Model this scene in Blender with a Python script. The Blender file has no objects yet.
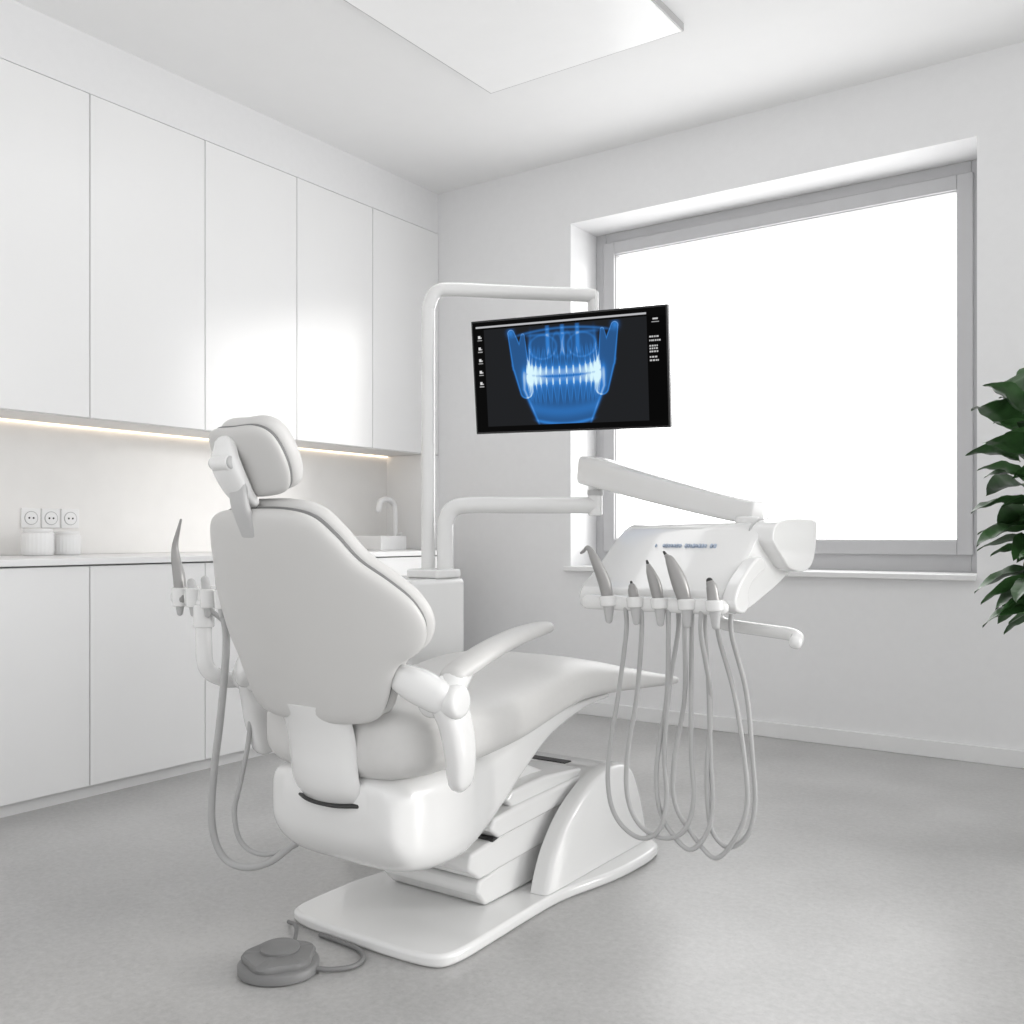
import bpy, math, random
import numpy as np
from mathutils import Vector, Matrix
random.seed(7)
scene = bpy.context.scene
scene.view_settings.view_transform = 'Standard'
scene.view_settings.look = 'None'
scene.view_settings.exposure = 0.0

# ------------------------------------------------------------------ materials
def mat(name, col, rough=0.45, metal=0.0, noise=0.015, scale=8.0, bump=0.0, coat=0.0, spec=0.5):
    m = bpy.data.materials.new(name); m.use_nodes = True
    nt = m.node_tree; b = nt.nodes['Principled BSDF']
    b.inputs['Roughness'].default_value = rough
    b.inputs['Metallic'].default_value = metal
    b.inputs['Coat Weight'].default_value = coat
    b.inputs['Specular IOR Level'].default_value = spec
    tc = nt.nodes.new('ShaderNodeTexCoord')
    n = nt.nodes.new('ShaderNodeTexNoise'); n.inputs['Scale'].default_value = scale
    n.inputs['Detail'].default_value = 4
    nt.links.new(tc.outputs['Object'], n.inputs['Vector'])
    r = nt.nodes.new('ShaderNodeValToRGB')
    c0 = [max(0, c*(1-noise)) for c in col]; c1 = [min(1, c*(1+noise)) for c in col]
    r.color_ramp.elements[0].color = (*c0, 1); r.color_ramp.elements[0].position = .3
    r.color_ramp.elements[1].color = (*c1, 1); r.color_ramp.elements[1].position = .7
    nt.links.new(n.outputs['Fac'], r.inputs['Fac'])
    nt.links.new(r.outputs['Color'], b.inputs['Base Color'])
    if bump > 0:
        bp = nt.nodes.new('ShaderNodeBump'); bp.inputs['Strength'].default_value = bump
        bp.inputs['Distance'].default_value = 0.002
        nt.links.new(n.outputs['Fac'], bp.inputs['Height'])
        nt.links.new(bp.outputs['Normal'], b.inputs['Normal'])
    return m

def emis(name, col, s):
    m = bpy.data.materials.new(name); m.use_nodes = True
    nt = m.node_tree; nt.nodes.clear()
    e = nt.nodes.new('ShaderNodeEmission'); o = nt.nodes.new('ShaderNodeOutputMaterial')
    e.inputs['Color'].default_value = (*col, 1); e.inputs['Strength'].default_value = s
    nt.links.new(e.outputs[0], o.inputs['Surface'])
    return m

M_wall = mat('wall_paint', (.83,.83,.835), .85, noise=.008, scale=30, bump=.05)
M_ceil = mat('ceiling_paint', (.89,.89,.89), .9, noise=.005)
M_cab = mat('cabinet_lacquer', (.86,.86,.86), .30, noise=.006, scale=2)
M_gap = mat('cabinet_carcass', (.35,.35,.35), .7)
M_niche = mat('niche_panel', (.84,.83,.815), .5)
M_trim = mat('trim_white', (.82,.82,.82), .45)
M_frame = mat('window_frame_grey', (.52,.52,.53), .45)
M_plastic = mat('white_plastic', (.78,.78,.775), .20, noise=.004, coat=.3)
M_shell = mat('backrest_shell', (.60,.595,.585), .36, noise=.005)
M_uph = mat('upholstery', (.63,.625,.615), .45, noise=.01, scale=60, bump=.03)
M_seam = mat('seam_grey', (.20,.20,.20), .6)
M_joint = mat('joint_grey', (.50,.50,.50), .4)
M_hose = mat('hose_grey', (.45,.45,.45), .42)
M_inst = mat('instrument_grey', (.33,.325,.32), .35, metal=.3)
M_dark = mat('dark_rubber', (.03,.03,.03), .5)
M_pedal = mat('pedal_grey', (.19,.19,.19), .45)
M_bezel = mat('monitor_bezel', (.008,.008,.009), .3)
M_leaf = mat('leaf_green', (.040,.105,.032), .35, noise=.5, scale=9, spec=.5)
M_stem = mat('plant_stem', (.10,.09,.04), .7)
M_pot = mat('pot_ceramic', (.7,.7,.69), .4)
M_soil = mat('soil', (.04,.03,.02), .95, noise=.4, scale=60)
M_label = mat('label_blue_grey', (.40,.47,.58), .5)
M_socket = mat('socket_white', (.86,.86,.86), .35)
M_led = emis('led_warm', (1.0,.80,.58), 3.2)

def floor_mat():
    m = bpy.data.materials.new('floor_concrete'); m.use_nodes = True
    nt = m.node_tree; b = nt.nodes['Principled BSDF']
    tc = nt.nodes.new('ShaderNodeTexCoord')
    n1 = nt.nodes.new('ShaderNodeTexNoise'); n1.inputs['Scale'].default_value = 2.2; n1.inputs['Detail'].default_value = 6
    n2 = nt.nodes.new('ShaderNodeTexNoise'); n2.inputs['Scale'].default_value = 55; n2.inputs['Detail'].default_value = 8; n2.inputs['Roughness'].default_value=.75
    for n in (n1,n2): nt.links.new(tc.outputs['Object'], n.inputs['Vector'])
    mx = nt.nodes.new('ShaderNodeMath'); mx.operation='MULTIPLY_ADD'; mx.inputs[1].default_value=.45
    nt.links.new(n1.outputs['Fac'], mx.inputs[0])
    mm = nt.nodes.new('ShaderNodeMath'); mm.operation='MULTIPLY'; mm.inputs[1].default_value=.55
    nt.links.new(n2.outputs['Fac'], mm.inputs[0]); nt.links.new(mm.outputs[0], mx.inputs[2])
    r = nt.nodes.new('ShaderNodeValToRGB')
    r.color_ramp.elements[0].position=.36; r.color_ramp.elements[0].color=(.355,.352,.348,1)
    r.color_ramp.elements[1].position=.60; r.color_ramp.elements[1].color=(.485,.481,.476,1)
    nt.links.new(mx.outputs[0], r.inputs['Fac'])
    # sparse fine aggregate specks
    v = nt.nodes.new('ShaderNodeTexVoronoi'); v.inputs['Scale'].default_value=48
    nt.links.new(tc.outputs['Object'], v.inputs['Vector'])
    lt = nt.nodes.new('ShaderNodeMapRange'); lt.inputs[1].default_value=.05; lt.inputs[2].default_value=.16; lt.inputs[3].default_value=.35; lt.inputs[4].default_value=0
    nt.links.new(v.outputs['Distance'], lt.inputs[0])
    mc = nt.nodes.new('ShaderNodeMixRGB'); mc.inputs[2].default_value=(.28,.277,.273,1)
    nt.links.new(lt.outputs[0], mc.inputs[0]); nt.links.new(r.outputs['Color'], mc.inputs[1])
    nt.links.new(mc.outputs[0], b.inputs['Base Color'])
    b.inputs['Roughness'].default_value=.30
    bp = nt.nodes.new('ShaderNodeBump'); bp.inputs['Strength'].default_value=.12; bp.inputs['Distance'].default_value=.003
    nt.links.new(n2.outputs['Fac'], bp.inputs['Height']); nt.links.new(bp.outputs['Normal'], b.inputs['Normal'])
    return m
M_floor = floor_mat()

# ------------------------------------------------------------------ helpers
def link(ob, parent=None):
    scene.collection.objects.link(ob)
    if parent: ob.parent = parent
    return ob
def empty(name):
    e = bpy.data.objects.new(name, None); e.empty_display_size=.1
    return link(e)
def mesh(name, verts, faces, m, parent=None, smooth=True, sharp=None):
    me = bpy.data.meshes.new(name); me.from_pydata([tuple(v) for v in verts], [], faces)
    me.validate(); me.update()
    import bmesh
    bm = bmesh.new(); bm.from_mesh(me); bmesh.ops.recalc_face_normals(bm, faces=bm.faces); bm.to_mesh(me); bm.free()
    if smooth:
        me.shade_smooth()
        if sharp: me.set_sharp_from_angle(angle=math.radians(sharp))
    me.materials.append(m)
    return link(bpy.data.objects.new(name, me), parent)
def bevel(ob, w, seg=3):
    b = ob.modifiers.new('bevel','BEVEL'); b.width=w; b.segments=seg; b.limit_method='ANGLE'; b.angle_limit=math.radians(35)
    b.harden_normals=True
    ob.data.shade_smooth()
    return ob
BF = [(0,3,2,1),(4,5,6,7),(0,1,5,4),(1,2,6,5),(2,3,7,6),(3,0,4,7)]
def box(name, x0,x1,y0,y1,z0,z1, m, parent=None, bev=0.0, seg=3):
    v=[(x0,y0,z0),(x1,y0,z0),(x1,y1,z0),(x0,y1,z0),(x0,y0,z1),(x1,y0,z1),(x1,y1,z1),(x0,y1,z1)]
    ob = mesh(name, v, BF, m, parent, smooth=False)
    if bev>0: bevel(ob,bev,seg)
    return ob
def boxes(name, lst, m, parent=None, bev=0.0):
    V=[];F=[]
    for (x0,x1,y0,y1,z0,z1) in lst:
        o=len(V)
        V+=[(x0,y0,z0),(x1,y0,z0),(x1,y1,z0),(x0,y1,z0),(x0,y0,z1),(x1,y0,z1),(x1,y1,z1),(x0,y1,z1)]
        F+=[tuple(i+o for i in f) for f in BF]
    ob = mesh(name,V,F,m,parent,smooth=False)
    if bev>0: bevel(ob,bev,2)
    return ob
def cr(P, sub, closed=False):
    P=[np.array(p,float) for p in P]; n=len(P); out=[]
    rng = range(n if closed else n-1)
    for i in rng:
        if closed: p0,p1,p2,p3 = P[(i-1)%n],P[i],P[(i+1)%n],P[(i+2)%n]
        else:
            p1,p2=P[i],P[i+1]; p0=P[i-1] if i>0 else 2*p1-p2; p3=P[i+2] if i+2<n else 2*p2-p1
        for k in range(sub):
            t=k/sub
            out.append(.5*((2*p1)+(-p0+p2)*t+(2*p0-5*p1+4*p2-p3)*t*t+(-p0+3*p1-3*p2+p3)*t**3))
    if not closed: out.append(P[-1])
    return out
def ring_pts(n,p):
    L=[]
    for i in range(n):
        a=2*math.pi*i/n; c,s=math.cos(a),math.sin(a)
        L.append((math.copysign(abs(c)**(2/p),c), math.copysign(abs(s)**(2/p),s)))
    return L
def tube(name, pts, radii, m, parent=None, n=16, sub=8, asp=(1,1), p=2.0, up=(0,0,1), round_ends=True):
    if not hasattr(radii,'__len__'): radii=[radii]*len(pts)
    Q = cr([(*a, r) for a,r in zip(pts,radii)], sub)
    C=[Vector(q[:3]) for q in Q]; R=[max(q[3],.0004) for q in Q]
    T=[]
    for i in range(len(C)):
        a=C[max(i-1,0)]; b=C[min(i+1,len(C)-1)]; T.append((b-a).normalized())
    if round_ends:
        k=4; pre=[];post=[]
        fl = 1.0 if round_ends is True else round_ends
        for j in range(k):
            ph=math.pi/2*(1-j/k)
            pre.append((C[0]-T[0]*R[0]*fl*math.sin(ph), max(R[0]*(1-fl+fl*math.cos(ph)),R[0]*.02), T[0]))
            ph2=math.pi/2*((j+1)/k)
            post.append((C[-1]+T[-1]*R[-1]*fl*math.sin(ph2), max(R[-1]*(1-fl+fl*math.cos(ph2)),R[-1]*.02), T[-1]))
        C=[a[0] for a in pre]+C+[a[0] for a in post]
        R=[a[1] for a in pre]+R+[a[1] for a in post]
        T=[a[2] for a in pre]+T+[a[2] for a in post]
    U=Vector(up); U=(U-T[0]*U.dot(T[0]))
    if U.length<1e-3: U=Vector((0,1,0)); U=U-T[0]*U.dot(T[0])
    U.normalize(); V=[]; F=[]; rp=ring_pts(n,p)
    for c,r,t in zip(C,R,T):
        U=(U-t*U.dot(t)).normalized(); S=t.cross(U)
        for (a,b) in rp: V.append(c+S*(a*r*asp[0])+U*(b*r*asp[1]))
    K=len(C)
    for i in range(K-1):
        for j in range(n):
            F.append((i*n+j,i*n+(j+1)%n,(i+1)*n+(j+1)%n,(i+1)*n+j))
    F.append(tuple(range(n))[::-1]); F.append(tuple((K-1)*n+j for j in range(n)))
    return mesh(name,V,F,m,parent,sharp=60)
def loftY(name, secs, cx, m, parent=None, n=40, sub=6, p=4.0):
    """secs: (y, ztop, zbot, halfwidth)"""
    Q=cr(secs,sub); rp=ring_pts(n,p); V=[];F=[]
    for q in Q:
        y,zt,zb,hw=q; cz=(zt+zb)/2; hz=(zt-zb)/2
        for a,b in rp: V.append((cx+a*hw,y,cz+b*hz))
    K=len(Q)
    for i in range(K-1):
        for j in range(n): F.append((i*n+j,i*n+(j+1)%n,(i+1)*n+(j+1)%n,(i+1)*n+j))
    F.append(tuple(range(n))[::-1]); F.append(tuple((K-1)*n+j for j in range(n)))
    return mesh(name,V,F,m,parent,sharp=70)
def pillow(name, outline, fn, t0, t1, m, parent=None, sub=8, rings=14, rnd=5.0, ctr=(0,0), scale=1.0, puff=0.0):
    """outline 2D (closed); fn(px,py)->(pos,normal); layers from t0 (back) to t1 (front)"""
    O=cr(outline,sub,True); n=len(O); V=[];F=[]
    tm=(t0+t1)/2; th=(t1-t0)/2
    idx={}
    for side in (0,1):
        for k in range(rings+1):
            r=math.sin(math.pi/2*k/rings)
            f=(1-r**rnd)**(1/2.0)
            for j in range(n):
                if side==1 and k==rings: idx[(side,k,j)]=idx[(0,k,j)]; continue
                if k==0 and j>0: idx[(side,k,j)]=idx[(side,0,0)]; continue
                px=ctr[0]+(O[j][0]-ctr[0])*r*scale; py=ctr[1]+(O[j][1]-ctr[1])*r*scale
                pos,nr=fn(px,py)
                off = tm + (th if side else -th)*f + (puff*(1-r*r) if side else 0)
                idx[(side,k,j)]=len(V); V.append(Vector(pos)+Vector(nr)*off)
        for k in range(rings):
            for j in range(n):
                q=[idx[(side,k,j)],idx[(side,k,(j+1)%n)],idx[(side,k+1,(j+1)%n)],idx[(side,k+1,j)]]
                qq=[]
                for a in q:
                    if a not in qq: qq.append(a)
                if len(qq)>2: F.append(tuple(qq if side else qq[::-1]))
    return mesh(name,V,F,m,parent)
def extrude(name, poly, axis, a0, a1, m, parent=None, bev=0.0, seg=3, sharp=40):
    V=[];n=len(poly)
    for a in (a0,a1):
        for q in poly:
            if axis=='X': V.append((a,q[0],q[1]))
            elif axis=='Z': V.append((q[0],q[1],a))
            else: V.append((q[0],a,q[1]))
    F=[tuple(range(n)),tuple(range(n,2*n))[::-1]]+[(i,(i+1)%n,n+(i+1)%n,n+i) for i in range(n)]
    ob=mesh(name,V,F,m,parent,sharp=sharp)
    if bev>0: bevel(ob,bev,seg)
    return ob
def cyl(name, c, r, z0, z1, m, parent=None, n=32, bev=0.0, r2=None):
    V=[];r2=r if r2 is None else r2
    for rr,z in ((r,z0),(r2,z1)):
        for i in range(n):
            a=2*math.pi*i/n; V.append((c[0]+rr*math.cos(a),c[1]+rr*math.sin(a),z))
    F=[tuple(range(n))[::-1],tuple(range(n,2*n))]+[(i,(i+1)%n,n+(i+1)%n,n+i) for i in range(n)]
    ob=mesh(name,V,F,m,parent,sharp=40)
    if bev>0: bevel(ob,bev,3)
    return ob
def lathe(name, c, prof, m, parent=None, n=40, ribs=0, ramp=0.0):
    V=[];F=[]
    for r,z in prof:
        for i in range(n):
            a=2*math.pi*i/n; rr=r*(1+ramp*math.cos(ribs*a))
            V.append((c[0]+rr*math.cos(a),c[1]+rr*math.sin(a),c[2]+z))
    K=len(prof)
    for i in range(K-1):
        for j in range(n): F.append((i*n+j,i*n+(j+1)%n,(i+1)*n+(j+1)%n,(i+1)*n+j))
    F.append(tuple(range(n))[::-1]); F.append(tuple((K-1)*n+j for j in range(n)))
    return mesh(name,V,F,m,parent,sharp=50)

# ------------------------------------------------------------------ room
H=3.118; YB=4.65; XU=-3.80; XN=-4.12; XLow=-3.40; XR=2.2; YF=-1.2
WX0,WX1,WZ0,WZ1=-2.84,-.749,.82,2.756
box('floor', -4.30,XR,YF,YB+.35,-.1,0,M_floor)
box('ceiling', -4.30,XR,YF,YB+.35,H,H+.12,M_ceil)
box('wall_left', -4.30,XN,YF,YB,0,H,M_wall)
boxes('wall_back', [(-4.30,WX0,YB,YB+.35,0,H),(WX1,XR,YB,YB+.35,0,H),(WX0,WX1,YB,YB+.35,0,WZ0),(WX0,WX1,YB,YB+.35,WZ1,H)], M_wall)
box('baseboard_back', -3.38,XR,YB-.015,YB,0,.075,M_trim,bev=.003)

# window
w=empty('window_1')
fy0,fy1=YB+.285,YB+.345
def rectframe(name,x0,x1,z0,z1,t,y0,y1,m,par,bev=.004,tb=None):
    tb=t if tb is None else tb
    return boxes(name,[(x0,x0+t,y0,y1,z0,z1),(x1-t,x1,y0,y1,z0,z1),(x0+t,x1-t,y0,y1,z0,z0+tb),(x0+t,x1-t,y0,y1,z1-t,z1)],m,par,bev)
rectframe('outer_frame',WX0,WX1,WZ0+.003,WZ1,.07,fy0,fy1,M_frame,w,tb=.095)
rectframe('sash',WX0+.06,WX1-.06,WZ0+.085,WZ1-.06,.070,fy0-.02,fy1-.01,M_frame,w)
rectframe('glazing_bead',WX0+.126,WX1-.126,WZ0+.151,WZ1-.126,.008,fy0+.0,fy1-.02,M_joint,w,bev=0)
gl=bpy.data.materials.new('window_glass'); gl.use_nodes=True
nt=gl.node_tree; nt.nodes.clear(); o=nt.nodes.new('ShaderNodeOutputMaterial'); mx=nt.nodes.new('ShaderNodeMixShader')
t=nt.nodes.new('ShaderNodeBsdfTransparent'); g=nt.nodes.new('ShaderNodeBsdfGlossy'); g.inputs['Roughness'].default_value=.02
mx.inputs[0].default_value=.03; nt.links.new(t.outputs[0],mx.inputs[1]); nt.links.new(g.outputs[0],mx.inputs[2]); nt.links.new(mx.outputs[0],o.inputs['Surface'])
box('glass_pane',WX0+.124,WX1-.124,fy0+.03,fy0+.036,WZ0+.149,WZ1-.124,gl,w)
box('sill_board',WX0-.03,WX1+.0,YB-.035,fy0+.01,WZ0-.022,WZ0+.004,M_trim,w,bev=.004)

# ceiling light panel
cp=empty('ceiling_light_panel')
boxes('panel_frame',[(-2.69,-1.70,2.52,2.532,H-.032,H),(-2.69,-1.70,3.668,3.68,H-.032,H),(-2.69,-2.678,2.532,3.668,H-.032,H),(-1.712,-1.70,2.532,3.668,H-.032,H)],M_joint,cp)
pm=mat('panel_diffuser',(.85,.85,.85),.3); 
pm.node_tree.nodes['Principled BSDF'].inputs['Emission Color'].default_value=(1,1,1,1)
pm.node_tree.nodes['Principled BSDF'].inputs['Emission Strength'].default_value=.10
box('diffuser',-2.683,-1.707,2.527,3.673,H-.034,H-.002,pm,cp)

# upper cabinets
uc=empty('wall_cabinet')
zt,zb=2.87,1.497
ys=[-.6,-.02,.566,1.152,1.738,2.325,2.910,3.485,4.058,YB]
box('carcass',XN,XU-.022,ys[0],YB,zb,zt,M_gap,uc)
for i in range(len(ys)-1):
    box('door_%d'%(i+1),XU-.022,XU,ys[i]+.002,ys[i+1]-.002,zb,zt-.003,M_cab,uc,bev=.0015)
box('bottom_panel',XN,XU-.022,ys[0],YB,zb-.004,zb,M_niche,uc)
box('trim_2',XN,XU,4.52,YB,.914,zb-.005,M_cab,bev=.002)
box('trim_1',XN,XU-.004,ys[0],YB,zt+.001,H,M_wall)
# base cabinets
bc=empty('base_cabinet'); XB=XN+.008
ly=[-.5,-.02,.50,1.04,1.56,2.08,2.604,3.118,3.64,4.20]
box('carcass',XB,XLow-.022,ly[0],4.20,.05,.885,M_gap,bc)
box('plinth',XB,XLow-.03,ly[0],4.20,0,.05,M_trim,bc)
box('corner_carcass',XB,XU,4.20,YB-.002,0,.885,M_cab,bc)
for i in range(len(ly)-1):
    box('door_%d'%(i+1),XLow-.022,XLow,ly[i]+.002,ly[i+1]-.002,.05,.882,M_cab,bc,bev=.0015)
box('countertop',XB,XLow+.012,ly[0],4.20,.888,.913,M_cab,bc,bev=.003)
box('countertop_corner',XB,XU+.012,4.20,YB-.002,.888,.913,M_cab,bc)
box('trim_3',XN,XN+.006,ly[0],4.52,.914,zb-.005,M_niche)
# led
box('led_strip_light',XN+.008,XN+.018,ys[0],4.515,zb-.011,zb-.0045,M_led)
# outlets
for i in range(3):
    e=empty('power_outlet')
    y0=2.195+i*.09; z0=1.03
    box('plate',XN+.006,XN+.014,y0,y0+.085,z0,z0+.088,M_socket,e,bev=.004)
    def disc(nm,yc,zc,r,x0,x1,m):
        V=[];n=28
        for x in (x0,x1):
            for k in range(n):
                a=2*math.pi*k/n; V.append((x,yc+r*math.cos(a),zc+r*math.sin(a)))
        mesh(nm,V,[tuple(range(n)),tuple(range(n,2*n))]+[(k,(k+1)%n,n+(k+1)%n,n+k) for k in range(n)],m,e,sharp=40)
    disc('socket_ring',y0+.0425,z0+.044,.030,XN+.013,XN+.0165,M_joint)
    disc('socket_well',y0+.0425,z0+.044,.027,XN+.0163,XN+.017,M_socket)
    for s in (-1,1): disc('hole',y0+.0425+s*.0095,z0+.044,.0042,XN+.017,XN+.0178,M_dark)
# jars
for (x,y,r,h) in ((-3.93,2.17,.062,.112),(-3.95,2.31,.055,.10)):
    e=empty('storage_jar')
    lathe('body',(x,y,.914),[(r*.86,0),(r*.97,.006),(r,.02),(r,h*.5),(r,h*.80),(r*.97,h*.85),(r*.88,h*.88)],M_socket,e,ribs=24,ramp=.012,n=96)
    lathe('lid',(x,y,.914+h*.88),[(r*.93,0),(r*.94,.008),(r*.9,.013),(r*.3,.016)],M_trim,e)
# faucet + basin
f=empty('sink_faucet')
tube('spout',[(-3.93,4.39,.93),(-3.93,4.39,1.05),(-3.93,4.39,1.15),(-3.93,4.37,1.195),(-3.93,4.32,1.213),(-3.93,4.265,1.20),(-3.93,4.245,1.15)],.0175,M_trim,f,n=20)
cyl('base',(-3.93,4.39),.03,.914,.945,M_trim,f,bev=.004)
tube('lever',[(-3.93,4.39,.99),(-3.88,4.39,1.01)],.008,M_trim,f)
e=empty('wash_basin')
boxes('rim',[(-4.02,-3.74,4.06,4.075,.914,.995),(-4.02,-3.74,4.265,4.28,.914,.995),(-4.02,-4.005,4.075,4.265,.914,.995),(-3.755,-3.74,4.075,4.265,.914,.995),(-4.005,-3.755,4.075,4.265,.914,.925)],M_trim,e,bev=.003)

# ------------------------------------------------------------------ dental chair
ch=empty('dental_chair'); CX=-1.655
pl=[(-1.87,1.715),(-1.91,1.76),(-1.915,1.95),(-1.90,2.10),(-1.89,2.3),(-1.95,2.45),(-1.955,2.65),(-1.92,2.76),(-1.83,2.80),(-1.6,2.81),(-1.44,2.80),(-1.36,2.75),(-1.335,2.64),(-1.345,2.45),(-1.385,2.25),(-1.39,2.10),(-1.385,1.9),(-1.385,1.78),(-1.41,1.72),(-1.5,1.702),(-1.65,1.700),(-1.78,1.703)]
pls=[(q[0],q[1]) for q in cr(pl,5,True)]
extrude('base_plate',pls,'Z',0,.032,M_plastic,ch,bev=.012,seg=4)
# pedestal: smooth side shells with sloping shoulder
def side_shell(name, xin, xout):
    P=cr([(2.165,.033),(2.185,.085),(2.225,.15),(2.295,.218),(2.39,.272),(2.49,.302),(2.60,.305),(2.67,.275),(2.72,.19),(2.755,.095),(2.775,.033)],6)
    n=len(P);V=[];F=[]
    lay=[(xin,1.0),(xin+(xout-xin)*.35,1.0),(xin+(xout-xin)*.7,.992),(xin+(xout-xin)*.9,.975),(xout,.94)]
    for xx,s in lay:
        for q in P:
            V.append((xx,2.46+(q[0]-2.46)*s,.033+(q[1]-.033)*s))
    L=len(lay)
    for i in range(L-1):
        for j in range(n-1): F.append((i*n+j,i*n+j+1,(i+1)*n+j+1,(i+1)*n+j))
        F.append((i*n+n-1,i*n,(i+1)*n,(i+1)*n+n-1))
    F.append(tuple(range(n))); F.append(tuple((L-1)*n+j for j in range(n)))
    return mesh(name,V,F,M_plastic,ch,sharp=50)
side_shell('pedestal_side_right',-1.450,-1.400)
side_shell('pedestal_side_left',-1.860,-1.910)
pc=[(2.33,.033),(2.36,.16),(2.42,.262),(2.50,.298),(2.62,.296),(2.68,.26),(2.72,.17),(2.755,.033)]
extrude('pedestal_core',pc,'X',-1.87,-1.44,M_plastic,ch,bev=.012)
box('pedestal_slot',-1.78,-1.56,2.52,2.56,.290,.3005,M_dark,ch,bev=.003)
# swing-arm covers: slanted shells nested one behind another
def cover(i,pts,hw,b=.010):
    pr=[(q[0],q[1]) for q in pts]
    extrude('lift_cover_%d'%i,pr,'X',CX-hw,CX+hw,M_plastic,ch,bev=b,seg=4)
cover(1,[(2.02,.034),(1.98,.075),(1.99,.105),(2.10,.125),(2.45,.16),(2.45,.034)],.165)
cover(2,[(1.98,.115),(1.93,.150),(1.94,.190),(2.06,.205),(2.50,.250),(2.50,.14)],.175)
cover(3,[(2.05,.205),(2.01,.235),(2.03,.262),(2.13,.270),(2.52,.286),(2.52,.23)],.185)
cover(4,[(2.13,.265),(2.10,.290),(2.13,.312),(2.30,.318),(2.50,.300),(2.50,.25)],.170)
extrude('lift_seam',[(2.03,.200),(2.06,.206),(2.44,.246),(2.44,.252),(2.05,.212),(2.03,.207)],'X',CX-.178,CX+.178,M_dark,ch)
extrude('lift_arm',[(1.80,.24),(1.85,.20),(2.0,.18),(2.5,.20),(2.5,.26),(2.2,.38),(1.85,.38)],'X',CX-.12,CX+.12,M_plastic,ch,bev=.015)
# carriage body
loftY('seat_carriage',[(1.602,.43,.35,.14),(1.614,.44,.285,.190),(1.648,.45,.235,.212),(1.70,.455,.207,.222),(1.80,.46,.192,.226),(1.90,.465,.203,.225),(2.02,.475,.262,.215),(2.16,.49,.345,.20),(2.32,.50,.42,.18),(2.55,.50,.465,.15),(2.75,.49,.470,.12)],CX,M_plastic,ch,p=4.6,n=56)
# seat cushion
loftY('seat_cushion',[(1.590,.56,.50,.12),(1.596,.588,.465,.172),(1.62,.612,.440,.220),(1.67,.622,.43,.252),(1.76,.624,.43,.273),(1.90,.616,.437,.282),(2.05,.615,.452,.277),(2.18,.628,.472,.268),(2.30,.645,.490,.258),(2.42,.642,.503,.248),(2.60,.612,.502,.236),(2.84,.562,.488,.222),(3.06,.518,.472,.20),(3.18,.496,.464,.165),(3.215,.484,.464,.10)],CX,M_uph,ch,p=3.6,n=56)
# backrest
yc=lambda z: 1.365+(1.07-z)*.345
def backmap(px,pz):
    y=yc(pz)+.13*(px/.33)**2
    n=Vector((-2*.13*px/.33**2*.9,1,.33)).normalized()
    return (CX+px,y,pz),n
half=[(.0,1.062),(.10,1.060),(.165,1.044),(.205,1.002),(.24,.948),(.288,.902),(.325,.855),(.338,.800),(.318,.748),(.275,.715),(.252,.68),(.232,.63),(.202,.585),(.14,.568),(0,.564)]
outl=half+[(-a,b) for a,b in half[-2:0:-1]]
pillow('backrest_cushion',outl,backmap,.024,.086,M_uph,ch,ctr=(0,.82),rnd=9,sub=5,rings=18)
pillow('backrest_gasket',outl,backmap,.014,.038,M_seam,ch,ctr=(0,.82),scale=.962,rnd=20,sub=5)
pillow('backrest_shell',outl,backmap,-.012,.024,M_shell,ch,ctr=(0,.82),scale=.966,rnd=18,sub=5,rings=20)
# lumbar bracket
bp=[(1.520,.62),(1.545,.56),(1.557,.51),(1.562,.46),(1.572,.42),(1.600,.385)]
bp=cr(bp,5)
V=[];F=[]; 
for i,q in enumerate(bp):
    a=bp[max(i-1,0)];b=bp[min(i+1,len(bp)-1)];t2=(b-a)/np.linalg.norm(b-a); nn=np.array([-t2[1],t2[0]])
    if nn[0]>0: nn=-nn
    for s in (0,1):
        for k in range(17):
            xx=-1+2*k/16; wv=.108-.004*(i/len(bp))
            cur=.03*xx*xx
            P=q+nn*(.014 if s==0 else -.014)*(1-abs(xx)**8*.7)
            V.append((CX+.010+xx*wv,P[0]+cur,P[1]))
K=len(bp)
def id_(i,s,k): return i*34+s*17+k
for i in range(K-1):
    for k in range(16):
        F.append((id_(i,0,k),id_(i,0,k+1),id_(i+1,0,k+1),id_(i+1,0,k)))
        F.append((id_(i,1,k+1),id_(i,1,k),id_(i+1,1,k),id_(i+1,1,k+1)))
    F.append((id_(i,0,0),id_(i+1,0,0),id_(i+1,1,0),id_(i,1,0)))
    F.append((id_(i,0,16),id_(i,1,16),id_(i+1,1,16),id_(i+1,0,16)))
for i in (0,K-1):
    for k in range(16): F.append((id_(i,0,k),id_(i,1,k),id_(i,1,k+1),id_(i,0,k+1)))
mesh('lumbar_bracket',V,F,M_plastic,ch,sharp=50)
tube('bracket_slot',[(CX-.08,1.612,.380),(CX-.03,1.596,.376),(CX+.045,1.594,.376),(CX+.105,1.610,.380)],.006,M_dark,ch,asp=(2.2,1))
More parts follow.
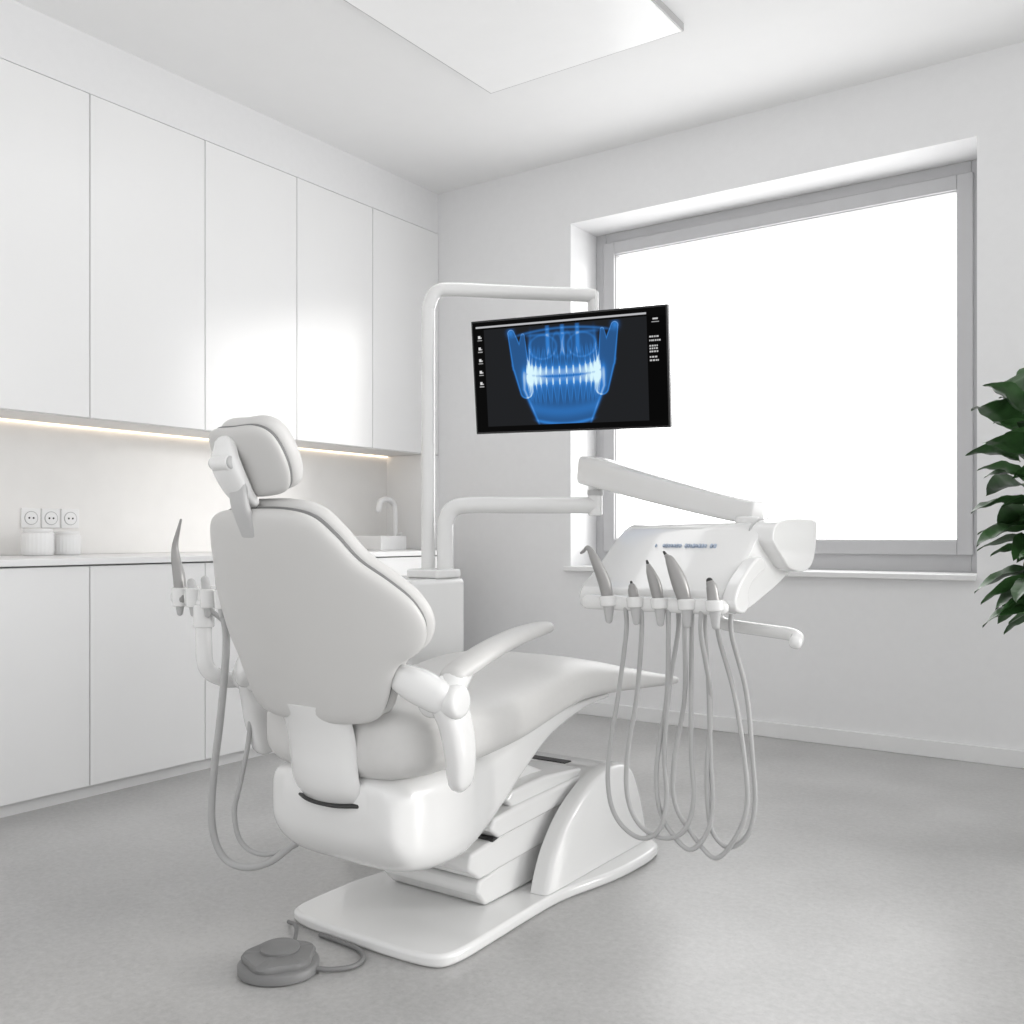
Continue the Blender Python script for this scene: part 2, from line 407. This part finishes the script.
# armrests
for s,nm in ((1,'right'),(-1,'left')):
    X=lambda v: CX+s*v
    tube('arm_link_'+nm,[(X(.245),1.608,.682),(X(.275),1.620,.668),(X(.31),1.64,.648)],[.033,.038,.038],M_plastic,ch,asp=(1,1.0),p=2.8,n=24)
    tube('arm_post_'+nm,[(X(.315),1.66,.645),(X(.328),1.68,.59),(X(.332),1.695,.52),(X(.326),1.705,.462)],[.046,.045,.043,.038],M_plastic,ch,asp=(.62,1.0),n=28,up=(0,1,0),p=2.6)
    tube('arm_joint_'+nm,[(X(.28),1.66,.635),(X(.352),1.66,.635)],[.042,.038],M_plastic,ch,n=28,round_ends=.35)
    tube('arm_neck_'+nm,[(X(.32),1.67,.655),(X(.325),1.685,.675),(X(.328),1.705,.690)],[.034,.032,.026],M_plastic,ch)
    tube('arm_pad_'+nm,[(X(.322),1.680,.688),(X(.323),1.72,.702),(X(.325),1.81,.730),(X(.328),1.92,.754),(X(.332),2.01,.765),(X(.332),2.045,.767)],[.022,.024,.024,.022,.019,.016],M_uph,ch,asp=(1.45,.9),n=24,p=2.3)
# headrest
hc=Vector((CX+.006,1.377,1.160))
tlt=.50
zu=Vector((0,-math.sin(tlt),math.cos(tlt))); nf=Vector((0,math.cos(tlt),math.sin(tlt)))
def headmap(px,pz):
    pos=hc+Vector((px,0,0))+zu*pz+nf*(1.4*px*px)
    return pos,(nf+Vector((-2.4*px,0,0))).normalized()
ho=[(0,.086),(.062,.084),(.098,.060),(.110,.01),(.104,-.045),(.078,-.078),(0,-.084),(-.078,-.078),(-.104,-.045),(-.110,.01),(-.098,.060),(-.062,.084)]
pillow('headrest_cushion',ho,headmap,-.002,.060,M_uph,ch,rnd=6,sub=6)
pillow('headrest_gasket',ho,headmap,-.010,.006,M_seam,ch,rnd=20,sub=6,scale=.95)
pillow('headrest_shell',ho,headmap,-.024,.0,M_shell,ch,rnd=9,sub=6,scale=.955)
KX=Vector((-.018,0,0))
tube('headrest_knuckle',[tuple(hc+zu*.048-nf*.030+KX),tuple(hc+zu*(.015)-nf*.046+KX),tuple(hc+zu*(-.045)-nf*.044+KX),tuple(hc+zu*(-.082)-nf*.032+KX*.7)],[.024,.032,.030,.020],M_plastic,ch,asp=(1.2,.60),n=28,p=3.0)
tube('headrest_pivot',[tuple(hc+zu*.020-nf*.052+Vector((-.046,0,0))),tuple(hc+zu*.020-nf*.052+Vector((.012,0,0)))],.015,M_joint,ch,n=24,round_ends=.3)
tube('headrest_pivot_cap',[tuple(hc+zu*.020-nf*.052+Vector((-.040,0,0))),tuple(hc+zu*.020-nf*.052+Vector((.006,0,0)))],.018,M_plastic,ch,n=24,round_ends=.3)
tube('headrest_bar',[(CX,1.350,1.110),(CX,1.358,1.06),(CX,1.385,1.0)],.0125,M_joint,ch,asp=(2.0,.7),p=4,up=(0,1,0))

# ------------------------------------------------------------------ delivery unit (column, arms)
un=empty('dental_delivery_unit')
box('unit_cabinet',-2.34,-2.02,2.35,2.62,.0,.855,M_plastic,un,bev=.02,seg=4)
box('unit_top_collar',-2.16,-2.025,2.47,2.60,.855,.885,M_plastic,un,bev=.008)
tube('monitor_pole',[(-2.12,2.539,.87),(-2.12,2.539,1.3),(-2.12,2.539,1.72),(-2.117,2.541,1.785),(-2.098,2.558,1.832),(-2.055,2.596,1.842),(-1.95,2.69,1.840),(-1.69,2.918,1.835)],.0235,M_plastic,un,sub=8,n=24,round_ends=.3)
tube('monitor_drop',[(-1.69,2.918,1.845),(-1.69,2.918,1.60),(-1.69,2.918,1.50)],.018,M_plastic,un,n=20,round_ends=.3)
tube('tray_pole',[(-2.06,2.556,.87),(-2.06,2.556,1.0),(-2.058,2.558,1.05),(-2.04,2.572,1.088),(-1.995,2.607,1.102),(-1.88,2.70,1.102),(-1.66,2.87,1.102)],.028,M_plastic,un,sub=8,n=24,round_ends=.3)
cyl('arm_joint',(-1.655,2.872),.024,1.065,1.19,M_plastic,un,bev=.006)
cyl('arm_joint_ring',(-1.655,2.872),.027,1.135,1.155,M_joint,un,bev=.003)
tube('spring_arm',[(-1.70,2.89,1.225),(-1.60,2.835,1.205),(-1.3,2.67,1.135),(-1.05,2.53,1.080),(-.93,2.465,1.058)],[.049,.050,.042,.035,.032],M_plastic,un,p=5,asp=(.7,1),n=36,round_ends=.2)
cyl('tray_joint',(-.955,2.47),.034,.99,1.05,M_plastic,un,bev=.006)

# ------------------------------------------------------------------ instrument tray
tr=empty('dental_instrument_tray')
prof=[(2.135,.862),(2.128,.835),(2.15,.815),(2.24,.812),(2.36,.838),(2.50,.875),(2.64,.925),(2.67,.98),(2.67,1.020),(2.60,1.032),(2.44,1.032),(2.37,1.024),(2.33,1.005),(2.24,.935),(2.17,.885)]
profs=[(q[0],q[1]) for q in cr(prof,4,True)]
def traymesh(name,prof,xl,xr,m,par):
    n=len(prof);V=[];F=[]; segs=[0,.03,.5,.97,1]
    for sg in segs:
        for (y,z) in prof:
            k=(z-.83)/.2
            a=xl(k,y);b=xr(k,y)
            cy,cz=2.40,.92
            sh=.93 if sg in (0,1) else 1.0
            V.append((a+(b-a)*sg,cy+(y-cy)*sh,cz+(z-cz)*sh))
    for i in range(len(segs)-1):
        for j in range(n): F.append((i*n+j,i*n+(j+1)%n,(i+1)*n+(j+1)%n,(i+1)*n+j))
    F.append(tuple(range(n))); F.append(tuple((len(segs)-1)*n+j for j in range(n)))
    ob=mesh(name,V,F,m,par,sharp=40); bevel(ob,.008,3); return ob
traymesh('tray_body',profs,lambda k,y:-1.265-.02*max(0,1-k)-.10*max(0,y-2.35)*k,lambda k,y:-.875,M_plastic,tr)
# side wing: flush with the top, curving down and in at the rear
lid=[(2.335,.990),(2.352,1.022),(2.42,1.040),(2.55,1.044),(2.665,1.042),(2.685,1.025),(2.680,.985),(2.665,.945),(2.635,.915),(2.58,.902),(2.51,.905),(2.45,.918),(2.40,.945),(2.36,.968)]
extrude('tray_side_cover',[(q[0],q[1]) for q in cr(lid,4,True)],'X',-.900,-.838,M_plastic,tr,bev=.008,seg=4)
extrude('tray_side_seam',[(q[0],q[1]) for q in cr([(2.50+(a-2.50)*1.012,.97+(b-.97)*1.03) for a,b in lid],4,True)],'X',-.903,-.899,M_joint,tr)
grip=cr([(2.13,.825),(2.12,.85),(2.15,.885),(2.21,.920),(2.27,.945),(2.31,.940),(2.315,.915),(2.28,.905),(2.23,.885),(2.205,.860),(2.21,.835),(2.18,.815)],4,True)
extrude('tray_side_grip',[(q[0],q[1]) for q in grip],'X',-.885,-.850,M_plastic,tr,bev=.008,seg=4)
tube('holder_rail',[(-1.235,2.115,.832),(-1.0,2.115,.832),(-.885,2.115,.832)],.021,M_plastic,tr,p=3,asp=(1,.9))
ins=[(-1.170,[(-.066,-.005,.122),(-.050,-.01,.130),(-.030,-.01,.098),(-.010,0,.045),(.002,0,-.008)],[.0035,.006,.012,.016,.013]),
     (-1.095,[(-.008,0,.036),(-.006,0,.026),(0,0,-.005)],[.009,.012,.013]),
     (-1.030,[(-.026,-.005,.088),(-.020,-.005,.072),(-.010,0,.040),(0,0,-.005)],[.006,.011,.015,.013]),
     (-.960,[(-.048,-.005,.112),(-.038,-.005,.099),(-.018,0,.050),(0,0,-.005)],[.006,.012,.019,.015]),
     (-.890,[(-.010,0,.050),(-.006,0,.038),(0,0,-.005)],[.010,.013,.015])]
for i,(x,pts,rad) in enumerate(ins):
    bx,by,bz=x,2.092,.838
    tube('handpiece_%d'%(i+1),[(bx+a,by+b,bz+c) for a,b,c in pts],rad,M_inst,tr,n=20)
    tube('holder_cup_%d'%(i+1),[(bx,by,.846),(bx+.001,by,.828)],[.021,.020],M_plastic,tr,n=24,round_ends=.2)
    tube('hose_collar_%d'%(i+1),[(bx+.002,by,.825),(bx+.003,by,.79)],[.014,.009],M_joint,tr,n=20)
    p0=pts[0]; q0=pts[1]
    d=(Vector(p0)-Vector(q0)).normalized()
    s=Vector((bx+p0[0],by+p0[1],bz+p0[2]))
    tube('handpiece_tip_%d'%(i+1),[tuple(s),tuple(s+d*(.012 if i!=4 else .006))],[.0045,.003] if i!=4 else [.0095,.008],M_dark if i>0 else M_inst,tr,n=14)
ux=lambda u: -1.1856+(u-618)*.00265
loops=[(641,616,648,830,672,676),(657,632,666,828,696,690),(684,660,690,837,712,703),(700,674,712,843,742,716),(716,704,722,832,747,729)]
for i,(a,l,b,vb,r,t2) in enumerate(loops):
    y=2.13+.018*i; zb_=.246-(vb-830)*.0024
    tube('hose_%d'%(i+1),[(ux(a),2.10,.82),(ux(a)-.004,2.11,.76),(ux((a+l)/2)-.004,y,.60),(ux(l)+.002,y,.44),(ux(l)+.004,y,.34),(ux((l+b)/2)-.012,y+.01,.275),(ux(b),y+.02,zb_),(ux((b+r)/2)+.012,y+.03,.275),(ux(r)-.006,y+.04,.35),(ux(r)-.012,y+.04,.46),(ux((r+t2)/2),y+.03,.62),(ux(t2),2.2,.76),(ux(t2),2.2,.83)],.0060,M_hose,tr,n=12,sub=8)
# printed marks (text-like strokes) on the sloping panel
sd=Vector((0,.09,.070)).normalized(); sn=Vector((0,-.070,.09)).normalized()
V=[];F=[]; x=-1.135; rr=random.Random(4)
while x<-.965:
    wch=rr.choice((.003,.0045,.006))
    if rr.random()<.16: x+=.008; continue
    c0=Vector((0,2.285,.970)); hh=.0055 if rr.random()<.7 else .004
    a0=c0-sd*hh; a1=c0+sd*hh; o=len(V)
    for off in (.0058,-.004):
        for (xx,q) in ((x,a0),(x+wch,a0),(x+wch,a1),(x,a1)):
            V.append(Vector((xx,0,0))+q+sn*off)
    F+=[tuple(k+o for k in f_) for f_ in [(0,1,2,3),(4,7,6,5),(0,4,5,1),(1,5,6,2),(2,6,7,3),(3,7,4,0)]]
    x+=wch+.003
mesh('printed_label',V,F,M_label,tr,smooth=False)
tube('tray_handle',[(-1.0,2.36,.84),(-1.0,2.36,.80),(-.985,2.355,.775),(-.94,2.34,.768),(-.82,2.31,.762),(-.785,2.30,.760),(-.762,2.285,.754),(-.755,2.255,.746)],.0155,M_plastic,tr,n=20,p=2.6)

# ------------------------------------------------------------------ assistant holder
ah=empty('assistant_instrument_holder')
tube('holder_bar',[(-2.195,1.60,.835),(-2.09,1.61,.840),(-1.985,1.63,.848)],[.023,.026,.022],M_plastic,ah,p=3)
tube('support_pipe',[(-2.095,1.60,.83),(-2.095,1.60,.72),(-2.09,1.605,.655),(-2.075,1.64,.625),(-2.07,1.70,.615),(-2.10,1.95,.61),(-2.14,2.348,.61)],.021,M_plastic,ah,n=20,round_ends=False)
cyl('pipe_collar',(-2.095,1.60),.027,.76,.82,M_plastic,ah,bev=.004)
for i,(x,dy) in enumerate([(-2.170,-.025),(-2.118,-.022),(-2.062,-.02),(-2.005,-.02)]):
    cyl('socket_%d'%(i+1),(x,1.607+dy),.018,.812,.862,M_plastic,ah,bev=.004,r2=.021)
    tube('socket_outlet_%d'%(i+1),[(x,1.607+dy,.815),(x,1.607+dy,.795)],[.011,.008],M_joint,ah,n=14)
tube('suction_handpiece',[(-2.165,1.582,.83),(-2.171,1.58,.89),(-2.185,1.58,.94),(-2.187,1.58,.975),(-2.172,1.58,1.018),(-2.163,1.58,1.040)],[.016,.016,.012,.008,.0045,.003],M_inst,ah,n=16)
for i,x in enumerate((-2.118,-2.062,-2.005)):
    tube('instrument_%d'%(i+1),[(x,1.585,.85),(x-.006,1.583,.876+.008*i)],[.013,.011],M_joint,ah,n=16)
tube('suction_hose_1',[(-2.005,1.59,.81),(-2.005,1.60,.72),(-2.025,1.60,.55),(-2.055,1.60,.38),(-2.068,1.605,.25),(-2.05,1.625,.165),(-2.0,1.655,.138),(-1.94,1.69,.155),(-1.88,1.73,.21),(-1.82,1.78,.26)],.0095,M_hose,ah,n=14)
tube('suction_hose_2',[(-1.97,1.66,.66),(-1.98,1.66,.58),(-1.985,1.655,.47),(-2.005,1.645,.36),(-2.022,1.64,.28),(-2.01,1.65,.205),(-1.965,1.68,.172),(-1.90,1.73,.19),(-1.84,1.79,.25)],.0065,M_hose,ah,n=14)
tube('suction_hose_3',[(-2.062,1.59,.81),(-2.04,1.64,.76),(-1.99,1.66,.70),(-1.97,1.66,.65)],.0065,M_hose,ah,n=14)

# ------------------------------------------------------------------ foot pedal
fp=empty('foot_pedal')
c=(-1.707,1.512)
lathe('pedal_base',(c[0],c[1],0),[(.086,0),(.092,.004),(.092,.020),(.087,.025),(.06,.027)],M_pedal,fp,n=64,ribs=3,ramp=.02)
lathe('pedal_ring',(c[0],c[1],.025),[(.080,0),(.082,.008),(.077,.015),(.03,.018)],M_pedal,fp,n=120,ribs=5,ramp=.06)
lathe('pedal_cap',(c[0]-.01,c[1]+.01,.040),[(.045,0),(.045,.008),(.038,.013),(.01,.015)],M_pedal,fp)
tube('pedal_cable',[(-1.745,1.590,.02),(-1.79,1.640,.028),(-1.835,1.674,.022),(-1.868,1.692,.012),(-1.885,1.700,.008)],.005,M_pedal,fp,n=10)
tube('pedal_cable_2',[(-1.63,1.54,.014),(-1.595,1.565,.010),(-1.570,1.61,.007),(-1.58,1.655,.007),(-1.62,1.683,.007),(-1.68,1.690,.007),(-1.76,1.692,.007)],.006,M_pedal,fp,n=10)

# ------------------------------------------------------------------ monitor
yaw=math.radians(34.9)
Fv=Vector((-math.sin(yaw),math.cos(yaw),0)); Rv=Vector((math.cos(yaw),math.sin(yaw),0)); Zv=Vector((0,0,1))
mo=empty('computer_monitor')
def cw(l,h,d): return Rv*l+Fv*d+Zv*(1+h)
TL=cw(-.140,.7235,3.29); TR=cw(.484,.715,3.00); BL=cw(-.106,.3515,3.33)
ex=(TR-TL); W=ex.length; ex.normalize()
dn=(BL-TL); dn=(dn-ex*dn.dot(ex)); Hm=W/1.80; dn.normalize()
nrm=ex.cross(-dn).normalized()
if nrm.dot(-Fv)<0: nrm=-nrm
ctr=TL+ex*W/2+dn*(.374/2)
def mp(a,b,t): return ctr+ex*a-dn*b+nrm*t
def mbox(name,a0,a1,b0,b1,t0,t1,m,bev=0):
    v=[mp(a0,b0,t0),mp(a1,b0,t0),mp(a1,b1,t0),mp(a0,b1,t0),mp(a0,b0,t1),mp(a1,b0,t1),mp(a1,b1,t1),mp(a0,b1,t1)]
    ob=mesh(name,v,BF,m,mo,smooth=False)
    if bev: bevel(ob,bev,3)
    return ob
mbox('casing',-W/2,W/2,-Hm/2,Hm/2,-.022,0,M_bezel,.002)
mbox('rear_housing',-.17,.17,-.11,.11,-.05,-.02,M_bezel,.008)
v0=mp(.02,0,-.045); 
tube('mount_arm',[tuple(v0),tuple((v0+Vector((-1.69,2.918,1.54)))/2),(-1.69,2.918,1.54)],[.03,.02,.022],M_joint,mo,n=16)
NX,NY=560,312
sx=np.linspace(-.5,.5,NX); sy=np.linspace(-.5,.5,NY)
X,Y=np.meshgrid(sx*1.80,sy)
img=np.zeros((NY,NX,3)); img[:]=(.016,.017,.019)
img[(X>.735)]=(.003,.003,.003)
img[(X<-.79)]=(.004,.004,.004)
img[(Y>.43)]=(.004,.004,.004)
img[(np.abs(Y-.455)<.007)&(X<.73)&(X>-.87)]=(.5,.5,.52)
img[(Y<-.45)]=(.004,.004,.004)
rs=np.random.RandomState(3)
def rect(x0,x1,y0,y1,c): img[(X>x0)&(X<x1)&(Y>y0)&(Y<y1)]=c
for k in range(5):
    y=.36-.105*k
    rect(-.850,-.828,y-.005,y+.020,(.7,.7,.7)); rect(-.828,-.815,y-.005,y+.006,(.5,.5,.5)); rect(-.858,-.812,y-.026,y-.018,(.4,.4,.4))
rect(.785,.83,.40,.412,(.6,.6,.6)); rect(.775,.84,.375,.384,(.4,.4,.4))
for k,yy in enumerate([.25,.22,.175,.15,.125,.08,.05]):
    L=rs.uniform(.05,.085); xx=.755
    while xx<.755+L:
        ww=rs.uniform(.008,.02); rect(xx,xx+ww,yy,yy+.013,(.55,.55,.55)); xx+=ww+.006
Xc=(X+.035)/1.08; Yc=(Y+.025)/1.05
g=lambda x,s: np.exp(-(x/s)**2)
I=np.zeros_like(X)
def sig(x): return 1/(1+np.exp(-np.clip(x,-50,50)))
def seg_d(ax,ay,bx,by,wa,wb,s):
    vx,vy=bx-ax,by-ay
    t_=np.clip(((s*Xc-ax)*vx+(Yc-ay)*vy)/(vx*vx+vy*vy),0,1)
    return np.sqrt((s*Xc-ax-vx*t_)**2+(Yc-ay-vy*t_)**2)/(wa+(wb-wa)*t_)
# mandible: tapering body down to rounded chin, one silhouette with the rami
hwj=np.clip(.36+.42*np.clip(Yc+.10,-.4,0),.05,.5)
inbody=np.maximum(np.abs(Xc)/hwj,0)
body=sig((1-inbody)/.02)*sig((.06-Yc)/.015)*sig((Yc+.415-.30*Xc**2*2)/.010)
I+=.34*body
I+=.45*g(inbody-.97,.035)*sig((.06-Yc)/.02)*sig((Yc+.40)/.01)
I+=.55*g(Yc+.405-.6*Xc**2,.014)*sig((.24-np.abs(Xc))/.012)
I+=.22*g(Yc+.30-.5*Xc**2,.05)*body
for s in (-1,1):
    d=np.minimum.reduce([seg_d(.33,-.12,.375,.12,.055,.075,s),seg_d(.375,.10,.450,.385,.072,.030,s),seg_d(.365,.12,.345,.36,.06,.016,s)])
    I+=.32*sig((1-d)/.05)+.55*g(d-.95,.10)
    I+=.45*g(s*Xc-.455,.030)*g(Yc-.39,.035)
    d=np.sqrt(((s*Xc-.17)/.12)**2+((Yc-.25)/.10)**2)
    I+=.22*g(d-1,.09)+.05*sig((1-d)/.05)
    d=np.sqrt(((s*Xc-.045)/.04)**2+((Yc-.26)/.10)**2)
    I+=.18*g(d-1,.16)
up_=sig(Yc/.02)*sig((.36-Yc)/.015)*sig((.31-np.abs(Xc)-.06*Yc)/.012)
I+=.26*up_+.28*g(Yc-.355,.012)*sig((.31-np.abs(Xc))/.012)+.22*g(np.abs(Xc)-.30+.06*Yc,.012)*sig(Yc/.02)*sig((.36-Yc)/.02)
I+=.40*g(Yc-.40+.25*Xc*Xc,.010)*sig((.40-np.abs(Xc))/.02)
for xs in (-.125,.005,.135):
    I+=.50*sig((.016-np.abs(Xc-xs))/.003)*sig((Yc-.18)/.01)*sig((.43-Yc)/.01)
for k in range(-7,8):
    aa=k*.195; tx=.318*math.sin(aa); w_=.0300*math.cos(aa)**.6+.004
    bright=.62+.45*(abs(k)/7)**2
    yo=.030*(abs(k)/7)**2; lean=.18*math.sin(aa)
    for sgn in (1,-1):
        yy=sgn*(Yc-yo)-.006
        cl=.075 if sgn>0 else .066
        wt=np.maximum(w_*np.where(yy<cl,.74+.26*np.clip(yy/.03,0,1),np.clip(1-(yy-cl)/.24,.02,1)*.85),.0015)
        xx=Xc-tx+lean*np.clip(yy,0,.3)*.5
        ed=np.abs(xx)/wt
        end=sig((cl+.15-yy)/.012)
        st=sig(yy/.004)
        inside=sig((1-ed)/.10)*st*end
        crown=sig((cl-yy)/.015)
        I+=inside*bright*(.22+.58*crown)+.36*g(ed-.92,.14)*st*end
for s in (-1,1): I+=.62*g(s*Xc-.265,.080)*g(Yc-.01,.075)
I=np.where((X>-.64)&(X<.6)&(Y<.425)&(Y>-.447),np.clip(I,0,2.2),0)
a1=np.clip(I/.80,0,1)[...,None]; a2=np.clip((I-.80)/.9,0,1)[...,None]
blue=np.array((.035,.21,.62)); cy=np.array((.70,.93,1.0))
col=img*(1-a1)+blue*a1; col=col*(1-a2)+cy*a2
V=[mp(x*(W-.012),y*(Hm-.012),.0012) for y in sy for x in sx]
F=[(j*NX+i,j*NX+i+1,(j+1)*NX+i+1,(j+1)*NX+i) for j in range(NY-1) for i in range(NX-1)]
sm=bpy.data.materials.new('screen_image'); sm.use_nodes=True
nt=sm.node_tree; nt.nodes.clear(); o=nt.nodes.new('ShaderNodeOutputMaterial'); em=nt.nodes.new('ShaderNodeEmission'); at=nt.nodes.new('ShaderNodeAttribute')
at.attribute_name='Col'; nt.links.new(at.outputs['Color'],em.inputs['Color']); nt.links.new(em.outputs[0],o.inputs['Surface'])
sc=mesh('screen',V,F,sm,mo,smooth=False)
ca=sc.data.color_attributes.new('Col','FLOAT_COLOR','POINT')
ca.data.foreach_set('color',np.concatenate([col.reshape(-1,3),np.ones((NX*NY,1))],1).astype(np.float32).ravel())

# ------------------------------------------------------------------ plant
pn=empty('potted_plant'); pc_=(-.222,3.50)
lathe('pot',(pc_[0],pc_[1],0),[(.11,0),(.12,.01),(.15,.30),(.155,.31),(.145,.31),(.14,.28)],M_pot,pn)
cyl('soil',pc_,.138,.24,.275,M_soil,pn)
V=[];F=[]
def leaf(base,d,L,Wd,roll):
    d=d.normalized(); side=d.cross(Vector((0,0,1)))
    if side.length<.1: side=Vector((1,0,0))
    side.normalize(); up=side.cross(d).normalized()
    side=(side*math.cos(roll)+up*math.sin(roll)); up=side.cross(d)
    o=len(V); n=11
    for i in range(n+1):
        t=i/n; w=Wd*(math.sin(math.pi*t**.85)**.7)*.5 if 0<t<1 else 0.001
        droop=-.40*L*t*t
        c=base+d*(L*t)+Vector((0,0,1))*droop
        for k in (-1,-.5,0,.5,1):
            V.append(c+side*(w*k)+up*(abs(k)*w*.40)+up*(.004*math.sin(t*16+k*2)))
    for i in range(n):
        for k in range(4):
            F.append((o+i*5+k,o+i*5+k+1,o+(i+1)*5+k+1,o+(i+1)*5+k))
for s in range(9):
    a=s*2*math.pi/9+.3; lean=.17+.05*random.random(); top=1.46+.12*random.random()
    if s==0: lean=.03; top=1.58
    pts=[(pc_[0]+.03*math.cos(a),pc_[1]+.03*math.sin(a),.27),(pc_[0]+lean*.6*math.cos(a),pc_[1]+lean*.6*math.sin(a),.8),(pc_[0]+lean*1.2*math.cos(a),pc_[1]+lean*1.2*math.sin(a),top-.10)]
    tube('stem_%d'%(s+1),pts,[.012,.009,.005],M_stem,pn,n=8)
    Q=cr(pts,24)
    for k in range(26):
        q=Q[min(len(Q)-1,22+int(k*1.02))]
        aa=k*2.4+s; el=.10+.95*(k/25)**2+random.uniform(-.2,.25)
        d=Vector((math.cos(aa)*math.cos(el),math.sin(aa)*math.cos(el),math.sin(el)))
        st=Vector(q)+d*random.uniform(.02,.07)
        leaf(st,d,random.uniform(.17,.23),random.uniform(.09,.125),random.uniform(-.5,.5))
mesh('leaves',V,F,M_leaf,pn)

# ------------------------------------------------------------------ light
# overcast sky: brighter on the window side of the building (+Y) than behind
wd=bpy.data.worlds.new('World'); scene.world=wd; wd.use_nodes=True
nt=wd.node_tree; bg=nt.nodes['Background']; bg.inputs['Color'].default_value=(1,1,1,1)
tc=nt.nodes.new('ShaderNodeTexCoord'); sp=nt.nodes.new('ShaderNodeSeparateXYZ'); mr=nt.nodes.new('ShaderNodeMapRange')
nt.links.new(tc.outputs['Generated'],sp.inputs[0]); nt.links.new(sp.outputs['Y'],mr.inputs[0])
mr.inputs[1].default_value=-.3; mr.inputs[2].default_value=.5; mr.inputs[3].default_value=1.12; mr.inputs[4].default_value=3.4
mr.interpolation_type='SMOOTHSTEP'
nt.links.new(mr.outputs[0],bg.inputs['Strength'])
sl=bpy.data.lights.new('sun','SUN'); sl.energy=1.0; sl.angle=math.radians(10); sl.color=(1,.98,.95)
so=bpy.data.objects.new('sun_light',sl); link(so)
dv=Vector((-2.0,-1.35,-.55)).normalized(); so.rotation_euler=dv.to_track_quat('-Z','Y').to_euler(); so.location=(1,7,4)
al=bpy.data.lights.new('panel_lamp','AREA'); al.shape='RECTANGLE'; al.size=.9; al.size_y=1.1; al.energy=6
ao=bpy.data.objects.new('panel_lamp',al); link(ao,cp); ao.location=(-2.195,3.1,H-.045)

# ------------------------------------------------------------------ camera
cam=bpy.data.cameras.new('camera'); cam.sensor_width=36; cam.lens=964/1024*36; cam.shift_y=23/1024
co=bpy.data.objects.new('camera',cam); link(co); co.location=(0,0,1.0); co.rotation_euler=(math.pi/2,0,yaw)
scene.camera=co
